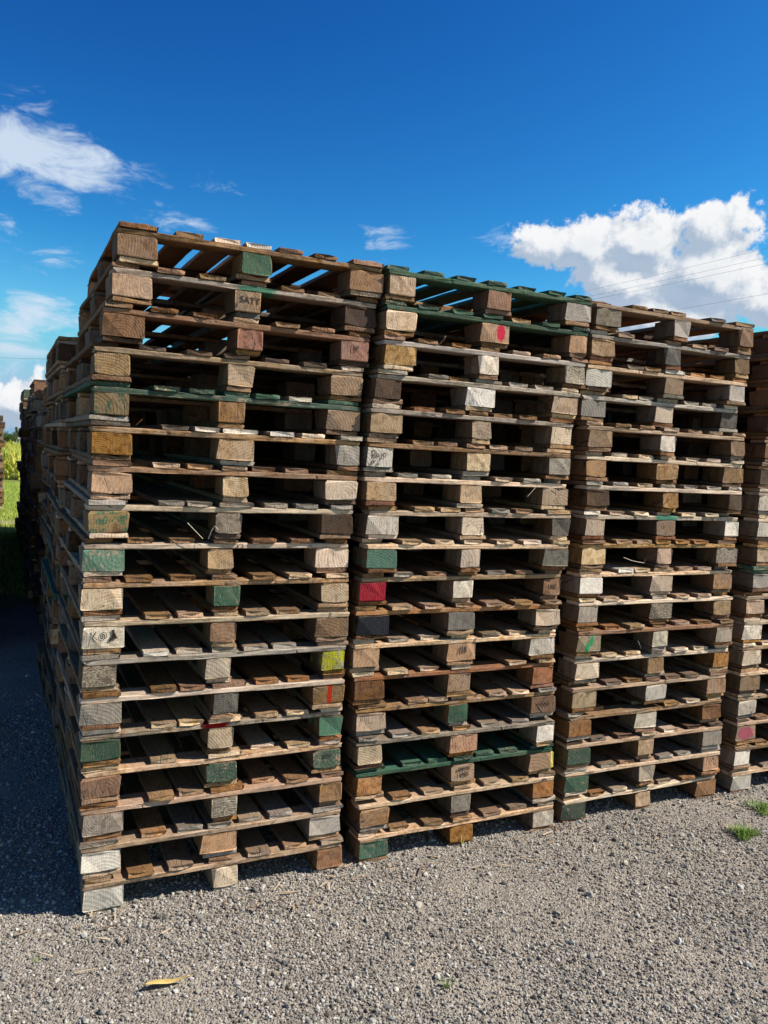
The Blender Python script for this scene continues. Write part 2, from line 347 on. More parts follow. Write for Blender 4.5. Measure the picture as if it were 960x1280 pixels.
# everything deeper in the block: one mass that no one can count
its = []
rr = random.Random(77)
for cidx in range(1, 7):
    for n in range(0, 10):
        if n == 0 and cidx < 4: continue
        if n == 1 and cidx < 3: continue
        if n > 4 and cidx > 2: continue
        h = rr.choice((16, 17, 17)) if n else 18
        for k in range(h):
            mx = Matrix.Translation(S2W(cidx*1.112+rr.gauss(0, .02)-(.0 if cidx < 4 else -.01), 1.235*n+rr.gauss(0, .012)+(.02 if n == 0 else 0), k*PH))@Matrix.Rotation(TH+rr.gauss(0, .012), 4, 'Z')
            its.append((cidx, n, mx, rr.randrange(12)))
its = [i for i in its if not (i[0] == 4 and i[1] == 0)] if False else its
its = [i for i in its if not (i[0] == 3 and i[1] == 0)]
def fill_mesh(its):
    V_, T_, MI, AG = [], [], [], []; n0 = 0; mats = list(W.values())
    cache = []
    for me in FAR:
        co = np.empty(len(me.vertices)*3); me.vertices.foreach_get('co', co)
        ff = np.array([list(p.vertices) for p in me.polygons]); idx = np.array([mats.index(me.materials[p.material_index]) for p in me.polygons])
        ag = np.empty(len(me.polygons)); me.attributes['aged_shade'].data.foreach_get('value', ag); cache.append((co.reshape(-1, 3), ff, idx, ag))
    for ci, n, mx, vi in its:
        co, ff, idx, ag = cache[vi]; A = np.array(mx)
        V_.append(co@A[:3, :3].T+A[:3, 3]); T_.append(ff+n0); MI.append(idx); AG.append(ag); n0 += len(co)
    me = build_np('stacked_pallets', np.concatenate(V_), np.concatenate(T_), np.concatenate(MI), mats)
    me.attributes.new('aged_shade', 'FLOAT', 'FACE').data.foreach_set('value', np.concatenate(AG)); return me
def build_np(name, verts, faces, mi=None, mats=(), smooth=False):
    me = bpy.data.meshes.new(name); nv, nf, k = len(verts), len(faces), faces.shape[1]
    me.vertices.add(nv); me.vertices.foreach_set('co', verts.astype(np.float32).ravel())
    me.loops.add(nf*k); me.loops.foreach_set('vertex_index', faces.astype(np.int32).ravel())
    me.polygons.add(nf); me.polygons.foreach_set('loop_start', np.arange(0, nf*k, k, dtype=np.int32))
    for mt in mats: me.materials.append(mt)
    if mi is not None: me.polygons.foreach_set('material_index', mi.astype(np.int32))
    me.polygons.foreach_set('use_smooth', np.full(nf, smooth)); me.update(calc_edges=True); me.validate(); return me
o = mesh_obj('stacked_pallets', fill_mesh(its)); tag(o, 'deep mass of stacked pallets behind the front stacks, seen dark through their gaps', 'pallets', None, 'stuff')
its2 = []
for n in range(2, 12):
    h = rr.choice((13, 14, 15)) if n > 2 else 10
    for k in range(h): its2.append((0, n, Matrix.Translation(S2W(-1.44+rr.gauss(0, .015), 1.5+1.235*n+rr.gauss(0, .012), k*PH))@Matrix.Rotation(TH+rr.gauss(0, .01), 4, 'Z'), rr.randrange(12)))
o = mesh_obj('stacked_pallets', fill_mesh(its2)); tag(o, 'row of stacked pallets along the other side of the lane, outside the left picture edge', 'pallets', None, 'stuff')
# the stack across the grass lane, at the left picture edge
for k in range(15):
    r = random.Random(31000+k); z = (14-k)*PH
    pallet_single(-1.28+r.gauss(0, .02), 16.75+r.gauss(0, .02), z, r.gauss(0, .012), 'dark pallet, %s in the lone stack at the left picture edge' % ordn(k, 15), r)

# ------------------------------------------------------------------ lettering on blocks
ink, gi, bi = newmat('black stamp ink'); bi.inputs['Roughness'].default_value = .9
gi.L.new(gi.mix(gi.noise(gi.node('ShaderNodeTexCoord').outputs['Object'], 160, 3), (.02, .013, .01), (.07, .045, .03)), bi.inputs['Base Color'])
def stamp(block, text, size, dx=0.0, dz=0.0, rot=0.0, half=.074):
    cu = bpy.data.curves.new('stamp', 'FONT'); cu.body = text; cu.size = size; cu.align_x = 'CENTER'; cu.align_y = 'CENTER'; cu.extrude = .0004; cu.offset = size*.004
    t = bpy.data.objects.new('tmp', cu); COL.objects.link(t); bpy.context.view_layer.update()
    me = bpy.data.meshes.new_from_object(t.evaluated_get(bpy.context.evaluated_depsgraph_get())); bpy.data.objects.remove(t)
    me.transform(Matrix.Translation((dx, -half, dz))@Matrix.Rotation(rad(90), 4, 'X')@Matrix.Rotation(rot, 4, 'Z'))
    me.materials.clear(); o = mesh_obj('stamp', me, block, ink)
def strokes(block, lines, w, half=.0745, name='handwriting'):
    vs, fs = [], []
    for pl in lines:
        for i in range(len(pl)-1):
            a, b_ = Vector(pl[i]), Vector(pl[i+1]); d = (b_-a).normalized(); n = Vector((-d.y, d.x))*w/2; a = a-d*w*.3; b_ = b_+d*w*.3
            k = len(vs)
            for q in (a-n, a+n, b_+n, b_-n): vs.append((q.x, -half, q.y))
            for q in (a-n, a+n, b_+n, b_-n): vs.append((q.x, -half+.0006, q.y))
            fs += [(k, k+1, k+2, k+3), (k, k+3, k+7, k+4), (k+1, k, k+4, k+5), (k+2, k+1, k+5, k+6), (k+3, k+2, k+6, k+7)]
    me = bpy.data.meshes.new(name); me.from_pydata(vs, [], fs); me.update(); mesh_obj(name, me, block, ink)
B = FRONTS
def arc(cx, cy, rx, ry, a0, a1, n=8): return [(cx+rx*math.cos(rad(a0+(a1-a0)*i/n)), cy+ry*math.sin(rad(a0+(a1-a0)*i/n))) for i in range(n+1)]
stamp(B[(0, 1)]['M'], 'SATT', .034, .008, .004, -.04)
stamp(B[(1, 11)]['M'], '/III', .040, .006, .010)
stamp(B[(1, 15)]['M'], '1425', .028, .0, -.006); stamp(B[(1, 15)]['M'], 'IIMSTII', .022, .0, .020)
stamp(B[(1, 9)]['R'], 'USB', .030, .0, .0)
stamp(B[(0, 2)]['R'], '17', .030, .0, .01)
stamp(B[(0, 14)]['R'], 'EUI', .024, .0, .016)
stamp(B[(1, 13)]['R'], 'XXXX', .026, .0, .006)
strokes(B[(0, 10)]['L'], [[(-.045, .022), (-.036, -.012)], [(-.028, .024), (-.036, .006), (-.022, -.008)], arc(-.002, .008, .011, .012, 0, 360, 12), arc(-.002, .008, .004, .005, 0, 360, 8)], .0022, name='stamp')
strokes(B[(1, 5)]['L'], [[(-.040, .026), (-.036, -.004)], arc(-.034, .019, .012, .009, 110, -80, 6), [(-.033, .010), (-.022, -.003)], arc(-.014, .008, .006, .007, 0, 360, 8),
                        [(.000, .016), (.002, .004), (.000, -.008), (-.006, -.012)], arc(.018, .010, .007, .009, 0, 360, 8),
                        [(-.042, -.032), (-.034, -.012), (-.030, -.024), (-.022, -.012)], arc(-.010, -.026, .004, .004, 0, 360, 6)], .0026)
# knot hole in the pale block of the eleventh pallet
strokes(B[(0, 10)]['L'], [[(.030, .026), (.034, .004)], [(.034, .012), (.040, -.002)], [(.036, .004), (.020, -.010)], [(.030, .004), (.026, -.006)]], .010, half=.0742, name='knot')

# ------------------------------------------------------------------ ground
gm, g, b = newmat('gravel yard and grass')
pos = g.node('ShaderNodeNewGeometry').outputs['Position']
rel = g.v('SUBTRACT', pos, (CX, CY, 0.0))
su = g.v('DOT_PRODUCT', rel, tuple(U)); sv = g.v('DOT_PRODUCT', rel, tuple(V))
def voro(scale, feat='F1'):
    n = g.node('ShaderNodeTexVoronoi', feature=feat); g.put(n.inputs['Vector'], pos); n.inputs['Scale'].default_value = scale; return n
v1, v2 = voro(110), voro(240)
cellc = g.xyz(v1.outputs['Color'])[0]; cell2 = g.xyz(v2.outputs['Color'])[0]
mud = g.noise(pos, 2.2, 5, .6)
gcol = g.mix(cellc, (.12, .10, .08), (.42, .37, .31)); gcol = g.mix(g.m('MULTIPLY', cell2, .5), gcol, (.23, .19, .15))
gcol = g.mix(g.m('MULTIPLY', g.step(mud, .45, .65), .7), gcol, (.34, .29, .23))
gn = g.noise(pos, 1.1, 5, .6)
line = g.m('ADD', sv, g.m('MULTIPLY', gn, 3.0))
gr = g.step(line, 6.6, 8.2)
grasscol = g.mix(g.noise(pos, 5, 4), (.10, .15, .025), (.22, .26, .05)); grasscol = g.mix(g.step(g.noise(pos, 30, 3), .45, .7), grasscol, (.20, .19, .08))
colr = g.mix(gr, gcol, grasscol)
dirt = g.m('MULTIPLY', g.step(g.m('ABSOLUTE', g.m('SUBTRACT', g.m('ADD', sv, g.m('MULTIPLY', gn, 2.0)), 14.4)), .5, 1.6, 1.0, 0.0), g.step(g.noise(pos, 3, 4), .35, .55))
colr = g.mix(dirt, colr, (.36, .29, .20))
g.L.new(colr, b.inputs['Base Color']); b.inputs['Roughness'].default_value = .95; b.inputs['Specular IOR Level'].default_value = .15
bp = g.node('ShaderNodeBump'); bp.inputs['Strength'].default_value = 1.0; bp.inputs['Distance'].default_value = .0075
hh = g.m('SUBTRACT', 1.0, g.m('ADD', v1.outputs['Distance'], g.m('MULTIPLY', v2.outputs['Distance'], .5)))
g.L.new(g.m('ADD', hh, g.m('MULTIPLY', mud, .5)), bp.inputs['Height']); g.L.new(bp.outputs[0], b.inputs['Normal'])
# one sheet: fine near the yard, coarse out to the horizon
def hgt(x, y): return 0.0
me = bpy.data.meshes.new('ground'); n = 24
def hgt(x, y): return -.0115*max(0.0, math.hypot(x, y)-62)
xs = [-3000, -1500, -900, -600, -450, -350, -270, -200, -150, -110, -80, -58, -40, -15, -6, 0, 6, 15, 40, 58, 80, 110, 150, 200, 270, 350, 450, 600, 900, 1500, 3000]
vs = [(x, y, hgt(x, y)) for y in xs for x in xs]; q = len(xs)
fs = [(j*q+i, j*q+i+1, (j+1)*q+i+1, (j+1)*q+i) for j in range(q-1) for i in range(q-1)]
me.from_pydata(vs, [], fs); me.update(); o = mesh_obj('ground', me, mat=gm); tag(o, 'gravel yard turning to grass past the stacks', 'ground', None, 'structure')

# gravel stones
PHI = (1+5**.5)/2
ICO = np.array([(-1, PHI, 0), (1, PHI, 0), (-1, -PHI, 0), (1, -PHI, 0), (0, -1, PHI), (0, 1, PHI), (0, -1, -PHI), (0, 1, -PHI), (PHI, 0, -1), (PHI, 0, 1), (-PHI, 0, -1), (-PHI, 0, 1)])/1.902
ICF = np.array([(0, 11, 5), (0, 5, 1), (0, 1, 7), (0, 7, 10), (0, 10, 11), (1, 5, 9), (5, 11, 4), (11, 10, 2), (10, 7, 6), (7, 1, 8), (3, 9, 4), (3, 4, 2), (3, 2, 6), (3, 6, 8), (3, 8, 9), (4, 9, 5), (2, 4, 11), (6, 2, 10), (8, 6, 7), (9, 8, 1)])
def stones(pts, size):
    n = len(pts)
    V_ = ICO[None]*(1+RNG.uniform(-.32, .32, (n, 12, 1)))*RNG.uniform(.6, 1.25, (n, 1, 3))
    V_ = V_*size[:, None, None]
    # random rotation
    qq = RNG.normal(size=(n, 4)); qq /= np.linalg.norm(qq, axis=1)[:, None]; w_, x_, y_, z_ = qq.T
    R = np.stack([1-2*(y_*y_+z_*z_), 2*(x_*y_-z_*w_), 2*(x_*z_+y_*w_), 2*(x_*y_+z_*w_), 1-2*(x_*x_+z_*z_), 2*(y_*z_-x_*w_), 2*(x_*z_-y_*w_), 2*(y_*z_+x_*w_), 1-2*(x_*x_+y_*y_)], 1).reshape(n, 3, 3)
    V_ = np.einsum('nij,nkj->nki', R, V_); V_[:, :, 2] *= .85
    P = np.concatenate([pts, (size*.35)[:, None]], 1)
    V_ += P[:, None]
    return V_.reshape(-1, 3), (ICF[None]+12*np.arange(n)[:, None, None]).reshape(-1, 3)
def scatter(n, ymin, ymax, power):
    y = ymin+(ymax-ymin)*RNG.random(n)**power; x = (RNG.random(n)-.5)*1.25*(y+.4)
    p = np.stack([x, y], 1)
    rel = p-np.array([CX, CY]); u = rel@np.array([U.x, U.y]); v = rel@np.array([V.x, V.y])
    keep = (v < .9) | (u < .05)
    pn = np.sin(u*3.1+1.3*np.sin(v*2.3+.7))+np.sin(v*4.3+1.7*np.sin(u*1.9))+.6*np.sin(u*8.3+v*5.1)+.5*np.sin(u*15.1-v*11.7)
    keep &= RNG.random(n) < np.clip(.80+.28*pn, .22, 1)
    keep &= ~((v > 7) & (u < .05))
    return p[keep]
p1 = scatter(160000, 1.75, 5.4, 1.1); s1 = RNG.lognormal(math.log(.0040), .36, len(p1)).clip(.0026, .014)
p2 = scatter(420, 1.75, 7.5, 1.0); s2 = RNG.uniform(.009, .017, len(p2))
# looser lines of bigger stones
a, f_ = stones(np.concatenate([p1, p2]), np.concatenate([s1, s2]))
sm, g, b = newmat('gravel stone')
ri = g.node('ShaderNodeNewGeometry').outputs['Random Per Island']
r2_ = g.m('FRACT', g.m('MULTIPLY', ri, 37.7))
colr = g.mix(g.m('POWER', ri, 1.5), (.12, .108, .09), (.56, .52, .45)); colr = g.mix(g.m('MULTIPLY', g.step(r2_, .55, 1.0), .6), colr, (.30, .225, .15))
colr = g.mix(g.m('MULTIPLY', g.noise(g.node('ShaderNodeNewGeometry').outputs['Position'], 300, 3), .4), colr, (.12, .10, .09))
g.L.new(colr, b.inputs['Base Color']); b.inputs['Roughness'].default_value = .85; b.inputs['Specular IOR Level'].default_value = .25
o = mesh_obj('gravel', build_np('gravel', a, f_, mats=[sm])); tag(o, 'loose grey and tan crushed gravel covering the yard', 'gravel', None, 'stuff')

# ------------------------------------------------------------------ plants
def leafmat(name, c1, c2, trans=.25):
    m, g, b = newmat(name)
    ri = g.node('ShaderNodeNewGeometry').outputs['Random Per Island']
    g.L.new(g.mix(ri, c1, c2), b.inputs['Base Color']); b.inputs['Roughness'].default_value = .6; b.inputs['Specular IOR Level'].default_value = .3
    out = m.node_tree.nodes['Material Output']; tr = g.node('ShaderNodeBsdfTranslucent'); g.L.new(g.mix(ri, tuple(q*1.3 for q in c1), tuple(q*1.3 for q in c2)), tr.inputs[0])
    mx = g.node('ShaderNodeMixShader'); mx.inputs[0].default_value = trans; g.L.new(b.outputs[0], mx.inputs[1]); g.L.new(tr.outputs[0], mx.inputs[2]); g.L.new(mx.outputs[0], out.inputs[0])
    return m
GRASS = leafmat('grass blade', (.06, .13, .015), (.16, .27, .04)); CROP = leafmat('crop leaf', (.22, .29, .03), (.56, .52, .10), .4)
LAWN = leafmat('lawn blade', (.26, .38, .045), (.48, .52, .10), .35)
def blades(pts, h, w, lean, segs=2):
    """curved tapering blades as quads; pts (n,3)"""
    n = len(pts); az = RNG.random(n)*2*math.pi; d = np.stack([np.cos(az), np.sin(az), np.zeros(n)], 1); sd = np.stack([-np.sin(az), np.cos(az), np.zeros(n)], 1)
    rows = []
    for i in range(segs+1):
        t = i/segs; ctr = pts+d*(lean*h*t**1.7)[:, None]+np.array([0, 0, 1])*(h*(t-.25*t*t*lean))[:, None]; ww = w*(1-t**1.5*.93)
        rows += [ctr-sd*ww[:, None]/2, ctr+sd*ww[:, None]/2]
    Vv = np.stack(rows, 1); k = Vv.shape[1]
    fs = np.concatenate([np.stack([np.arange(n)*k+2*i, np.arange(n)*k+2*i+1, np.arange(n)*k+2*i+3, np.arange(n)*k+2*i+2], 1) for i in range(segs)])
    return Vv.reshape(-1, 3), fs
def tuft(x, y, rad_, n, h, label, mat=GRASS):
    a_ = RNG.random(n)*6.283; r_ = rad_*np.sqrt(RNG.random(n))*(0.6+.4*np.sin(a_*3+1)); pts = np.stack([r_*np.cos(a_), r_*np.sin(a_)*.8, np.zeros(n)], 1)
    vv, ff = blades(pts, h*RNG.uniform(.4, 1, n), RNG.uniform(.003, .006, n), RNG.uniform(.2, 1.2, n))
    o = mesh_obj('grass_tuft', build_np('grass_tuft', vv, ff, mats=[mat])); o.location = (x, y, .004); tag(o, label, 'grass tuft', 'small grass tufts in the gravel')
def at(u, v): p = S2W(u, v); return p.x, p.y
BRIGHT = leafmat('fresh grass blade', (.10, .19, .03), (.26, .35, .08), .3)
x, y = at(2.985, -.376); tuft(x, y, .085, 330, .055, 'bright green grass tuft on the gravel, the larger one in full view', BRIGHT)
x, y = at(3.31, -.19); tuft(x+.02, y, .10, 260, .05, 'bright green grass tuft cut by the right picture edge', BRIGHT)
x, y = at(1.072, -.838); tuft(x, y, .022, 16, .04, 'tiny sparse grass sprout alone in the foreground gravel', BRIGHT)
x, y = at(-.15, -.24); tuft(x, y, .02, 8, .022, 'tiny pale grass sprout near the lower left picture edge', BRIGHT)
x, y = at(1.62, -.01); tuft(x, y, .012, 5, .07, 'thin dry grass sprout at the foot of the second stack', CROP)
# lawn beyond the gravel
n = 60000; vv_ = 6.3+21*RNG.random(n)**1.0; uu_ = -3.5+RNG.random(n)*4.2
k_ = ((uu_ < -.02) | (vv_ > 12.7)) & ~((uu_ < .2) & (uu_ > -1.5) & (vv_ > 13.6) & (vv_ < 14.6) & (RNG.random(n) < .7)); uu_, vv_ = uu_[k_], vv_[k_]; n = len(uu_)
pts = np.stack([CX+U.x*uu_+V.x*vv_, CY+U.y*uu_+V.y*vv_, np.zeros(n)], 1)
a, f_ = blades(pts, RNG.uniform(.03, .09, n), RNG.uniform(.008, .02, n), RNG.uniform(.2, 1.0, n), 1)
o = mesh_obj('grass', build_np('grass', a, f_, mats=[LAWN])); tag(o, 'short lawn grass along the lane and beyond the stacks', 'grass', None, 'stuff')
# tall crop field
n = 46000; vv_ = 29+34*RNG.random(n)**1.4; uu_ = -14+RNG.random(n)*28
pts = np.stack([CX+U.x*uu_+V.x*vv_, CY+U.y*uu_+V.y*vv_, RNG.uniform(.0, .75, n)], 1)
a, f_ = blades(pts, RNG.uniform(.35, .62, n), RNG.uniform(.05, .10, n), RNG.uniform(.3, 1.3, n), 2)
o = mesh_obj('crop_field', build_np('crop_field', a, f_, mats=[CROP])); tag(o, 'tall yellow green crop field beyond the lawn', 'crops', None, 'stuff')

# dry leaf
lm, g, b = newmat('dry yellow leaf'); g.L.new(g.mix(g.noise(g.node('ShaderNodeTexCoord').outputs['Object'], 60, 4), (.62, .47, .17), (.40, .26, .08)), b.inputs['Base Color']); b.inputs['Roughness'].default_value = .5
vs, fs = [], []
for i in range(13):
    t = i/12; w_ = .0115*math.sin(math.pi*t**.8)+.0006; xx = (t-.5)*.145; zz = .010+.010*(2*t-1)**2+.004*math.sin(t*7)
    vs += [(xx, -w_+.01*math.sin(t*3), zz+.003), (xx, .01*math.sin(t*3), zz-.001), (xx, w_+.01*math.sin(t*3), zz+.003)]
    if i: k = 3*i; fs += [(k-3, k-2, k+1, k), (k-2, k-1, k+2, k+1)]
me = bpy.data.meshes.new('leaf'); me.from_pydata(vs, [], fs); me.update(); o = mesh_obj('dry_leaf', me, mat=lm)
for p_ in me.polygons: p_.use_smooth = True
md = o.modifiers.new('s', 'SOLIDIFY'); md.thickness = .0008
x, y = at(.221, -.517); o.location = (x, y, .004); o.rotation_euler = (0, 0, rad(22)); tag(o, 'long dry yellow leaf lying alone on the foreground gravel', 'leaf')

bl, g, b = newmat('brown leaf'); b.inputs['Base Color'].default_value = (.07, .045, .03, 1); b.inputs['Roughness'].default_value = .6
o2 = mesh_obj('dry_leaf', me.copy()); o2.data.materials.clear(); o2.data.materials.append(bl); o2.scale = (.38, .7, 1.3); x, y = at(.60, -.20); o2.location = (x, y, .006); o2.rotation_euler = (0, 0, rad(-35)); tag(o2, 'small dark brown curled leaf on the gravel in front of the leftmost stack', 'leaf')
# splinters broken off the pallets, lying along the foot of the stacks
n = 130; uu_ = RNG.uniform(-.2, 4.2, n); vv_ = -np.abs(RNG.normal(0, .16, n))-.005; L_ = RNG.uniform(.006, .035, n); w_ = RNG.uniform(.0015, .004, n); an = RNG.uniform(0, 3.14, n)
P_ = np.stack([CX+U.x*uu_+V.x*vv_, CY+U.y*uu_+V.y*vv_, RNG.uniform(.008, .012, n)], 1); dd = np.stack([np.cos(an), np.sin(an), RNG.uniform(-.15, .15, n)], 1); ss = np.stack([-np.sin(an), np.cos(an), np.zeros(n)], 1)
cs_ = []
for sx, sy, sz in ((-1, -1, 0), (1, -.6, 0), (1, .6, 0), (-1, 1, 0), (-1, -1, 1), (1, -.6, 1), (1, .6, 1), (-1, 1, 1)): cs_.append(P_+dd*(L_*sx)[:, None]+ss*(w_*sy)[:, None]+np.array([0, 0, .0022*sz]))
vv__ = np.stack(cs_, 1).reshape(-1, 3); f8 = np.array([(0, 3, 2, 1), (4, 5, 6, 7), (0, 1, 5, 4), (1, 2, 6, 5), (2, 3, 7, 6), (3, 0, 4, 7)])
spm, g, b = newmat('splinter wood'); g.L.new(g.mix(g.node('ShaderNodeNewGeometry').outputs['Random Per Island'], (.16, .09, .05), (.55, .42, .28)), b.inputs['Base Color']); b.inputs['Roughness'].default_value = .8
o = mesh_obj('splinters', build_np('splinters', vv__, (f8[None]+8*np.arange(n)[:, None, None]).reshape(-1, 4), mats=[spm])); tag(o, 'small wood splinters strewn on the gravel along the foot of the stacks', 'splinters', None, 'stuff')

# straw and strap ends caught between the pallets
st, g, b = newmat('pale straw'); b.inputs['Base Color'].default_value = (.6, .52, .36, 1); b.inputs['Roughness'].default_value = .7
def tube(name, pts, r_, mat, label, cat, group=None, n=6, parent=None):
    vs, fs = [], []; pts = [Vector(p) for p in pts]
    for i, p in enumerate(pts):
        d = (pts[min(i+1, len(pts)-1)]-pts[max(i-1, 0)]).normalized(); a_ = d.orthogonal().normalized(); b_ = d.cross(a_)
        if abs(d.z) < .9: b_ = Vector((0, 0, 1)); a_ = d.cross(b_).normalized(); b_ = a_.cross(d)
        for k in range(n): q = 2*math.pi*k/n; vs.append(p+(a_*math.cos(q)+b_*math.sin(q))*r_)
        if i:
            for k in range(n): k2 = (k+1) % n; fs.append(((i-1)*n+k, i*n+k, i*n+k2, (i-1)*n+k2))
    fs += [tuple(reversed(range(n))), tuple(range((len(pts)-1)*n, len(pts)*n))]
    me = bpy.data.meshes.new(name); me.from_pydata(vs, [], fs); me.update(); o = mesh_obj(name, me, parent, mat)
    if not parent: tag(o, label, cat, group)
    return o
def straw(u, v, z, dirs, label):
    p = S2W(u, v, z); P_ = [p]
    for (du_, dv_, dz_) in dirs: P_.append(P_[-1]+U*du_+V*dv_+Vector((0, 0, dz_)))
    tube('straw', P_, .0011, st, label, 'straw', 'straws and strap ends caught in the stacks', 4)
straw(.40, -.004, 10*PH+.0, [(-.03, -.003, .03), (-.02, 0, .02), (-.01, 0, .01)], 'pale straw curling up inside the leftmost stack above the green block')
straw(.42, -.004, 10*PH+.0, [(.01, -.003, .03), (.012, 0, .02), (.015, 0, -.015)], 'pale straw bent over beside the curling one in the leftmost stack')
straw(1.07+.74, -.02, 8*PH+.02, [(0.01, -.003, -.02), (-.012, 0, -.02), (-.025, 0, -.006)], 'pale strap end curling below the right half of the second stack')
straw(2.19+.23, -.025, 9*PH+.06, [(.05, -.003, -.016), (.05, 0, -.008), (.03, 0, -.004), (.004, 0, .018)], 'pale strap end hanging at the left of the third stack')
straw(1.07+.82, -.01, 11*PH+.10, [(-.02, -.003, -.02), (-.022, 0, -.022)], 'thin straw poking out at the upper right of the second stack')
straw(2.19+.40, -.01, 6*PH+.02, [(-.012, -.003, .02), (-.015, 0, .02)], 'thin straw poking out low in the third stack')

# ------------------------------------------------------------------ far background
def pix(px, py, dist):
    """ground-plan point on the sight line through a pixel, at a given distance (used to survey positions only)"""
    xi, yi = px-480, py-640; x_ = cr*xi+sr*yi; y_ = -sr*xi+cr*yi
    d = rt*(x_/F_PX)+fw+up*(-y_/F_PX); d.normalize(); return Vector((0, 0, CAM_H))+d*dist
bark, g, b = newmat('bark'); b.inputs['Base Color'].default_value = (.10, .07, .05, 1); b.inputs['Roughness'].default_value = .9
TREE = leafmat('tree leaf', (.03, .06, .015), (.09, .13, .035), .2)
def tree(x, y, h, w, label, conical=False):
    e = bpy.data.objects.new('tree', None); COL.objects.link(e); e.location = (x, y, hgt(x, y)-.1); tag(e, label, 'tree', 'trees along the horizon')
    vs, fs = [], []
    for i in range(7):
        t = i/6; r_ = .035*h*(1-t*.8)
        for k in range(6): vs.append((r_*math.cos(k*1.047)+.03*h*math.sin(t*3), r_*math.sin(k*1.047), t*h*.8))
        if i:
            for k in range(6): k2 = (k+1) % 6; fs.append(((i-1)*6+k, (i-1)*6+k2, i*6+k2, i*6+k))
    me = bpy.data.meshes.new('trunk'); me.from_pydata(vs, [], fs); me.update(); mesh_obj('trunk', me, e, bark)
    n = 2600; cl = RNG.normal(size=(16, 3))*np.array([w*.28, w*.28, h*.16])+np.array([0, 0, h*.64])
    if conical: cl = np.stack([RNG.normal(size=16)*w*.2, RNG.normal(size=16)*w*.2, np.linspace(.3, .97, 16)*h], 1); cl[:, :2] *= (1.1-np.linspace(.3, 1, 16))[:, None]*2
    ci = RNG.integers(0, 16, n); p = cl[ci]+RNG.normal(size=(n, 3))*w*(.10 if not conical else .07)
    d1 = RNG.normal(size=(n, 3)); d1 /= np.linalg.norm(d1, axis=1)[:, None]; d2 = np.cross(d1, RNG.normal(size=(n, 3))); d2 /= np.linalg.norm(d2, axis=1)[:, None]
    sz = w*.035; vv = np.stack([p-d1*sz, p+d2*sz*.6, p+d1*sz, p-d2*sz*.6], 1).reshape(-1, 3); ff = np.arange(4*n).reshape(n, 4)
    mesh_obj('crown', build_np('crown', vv, ff, mats=[TREE]), e)
tl = [(-4, 330, 5.0, 7, 0, 'rounded green tree, leftmost on the horizon by the left picture edge'), (7, 300, 3.4, 6, 0, 'low green tree left of the white farm building'),
      (12.5, 390, 3.6, 7, 0, 'small tree just left of the white farm building'), (20.5, 420, 8.0, 3.6, 1, 'tall slim tree rising behind the white farm building'), (26.5, 430, 4.6, 8, 0, 'small tree behind the right end of the white farm building'),
      (36, 400, 5, 9, 0, 'tree on the horizon hidden mostly behind the stacks'), (-40, 400, 6, 9, 0, 'tree on the horizon outside the left edge')]
for px, d, h, w_, con, lab in tl:
    p = pix(px, 549, d); tree(p.x, p.y, h, w_, lab, con)
# farm building
fe = bpy.data.objects.new('farm_building', None); COL.objects.link(fe); p = pix(22.5, 549, 360); fe.location = (p.x, p.y, hgt(p.x, p.y)-.05); fe.rotation_euler = (0, 0, rad(28))
tag(fe, 'small white farm building with grey roof beyond the crop field', 'building')
wm, g, b = newmat('white wall'); b.inputs['Base Color'].default_value = (.72, .70, .68, 1)
rm, g, b = newmat('sheet roof'); b.inputs['Base Color'].default_value = (.32, .30, .31, 1)
dm, g, b = newmat('dark opening'); b.inputs['Base Color'].default_value = (.04, .04, .05, 1)
def boxm(name, x0, x1, y0, y1, z0, z1, mat, parent):
    me = bpy.data.meshes.new(name); me.from_pydata([(x, y, z) for z in (z0, z1) for x, y in ((x0, y0), (x1, y0), (x1, y1), (x0, y1))], [], [(0, 3, 2, 1), (4, 5, 6, 7), (0, 1, 5, 4), (1, 2, 6, 5), (2, 3, 7, 6), (3, 0, 4, 7)])
    me.update(); return mesh_obj(name, me, parent, mat)
boxm('wall', -2.4, 2.2, -2, 2, 0, 2.4, wm, fe)
me = bpy.data.meshes.new('roof'); me.from_pydata([(-2.7, -2.2, 2.35), (2.5, -2.2, 2.35), (2.5, 0, 3.0), (-2.7, 0, 3.0), (-2.7, 2.2, 2.35), (2.5, 2.2, 2.35), (-2.7, 0, 2.9), (2.5, 0, 2.9)], [], [(0, 1, 2, 3), (3, 2, 5, 4), (0, 3, 6), (3, 4, 6), (1, 7, 2), (2, 7, 5), (0, 6, 7, 1), (6, 4, 5, 7)]); me.update(); mesh_obj('roof', me, fe, rm)
boxm('door', -.4, .3, -2.06, -2.003, 0, 2.0, dm, fe); boxm('window', .7, 1.1, -2.05, -2.003, 1.1, 1.8, dm, fe); boxm('window', -1.3, -.8, -2.05, -2.003, 1.1, 1.8, dm, fe)
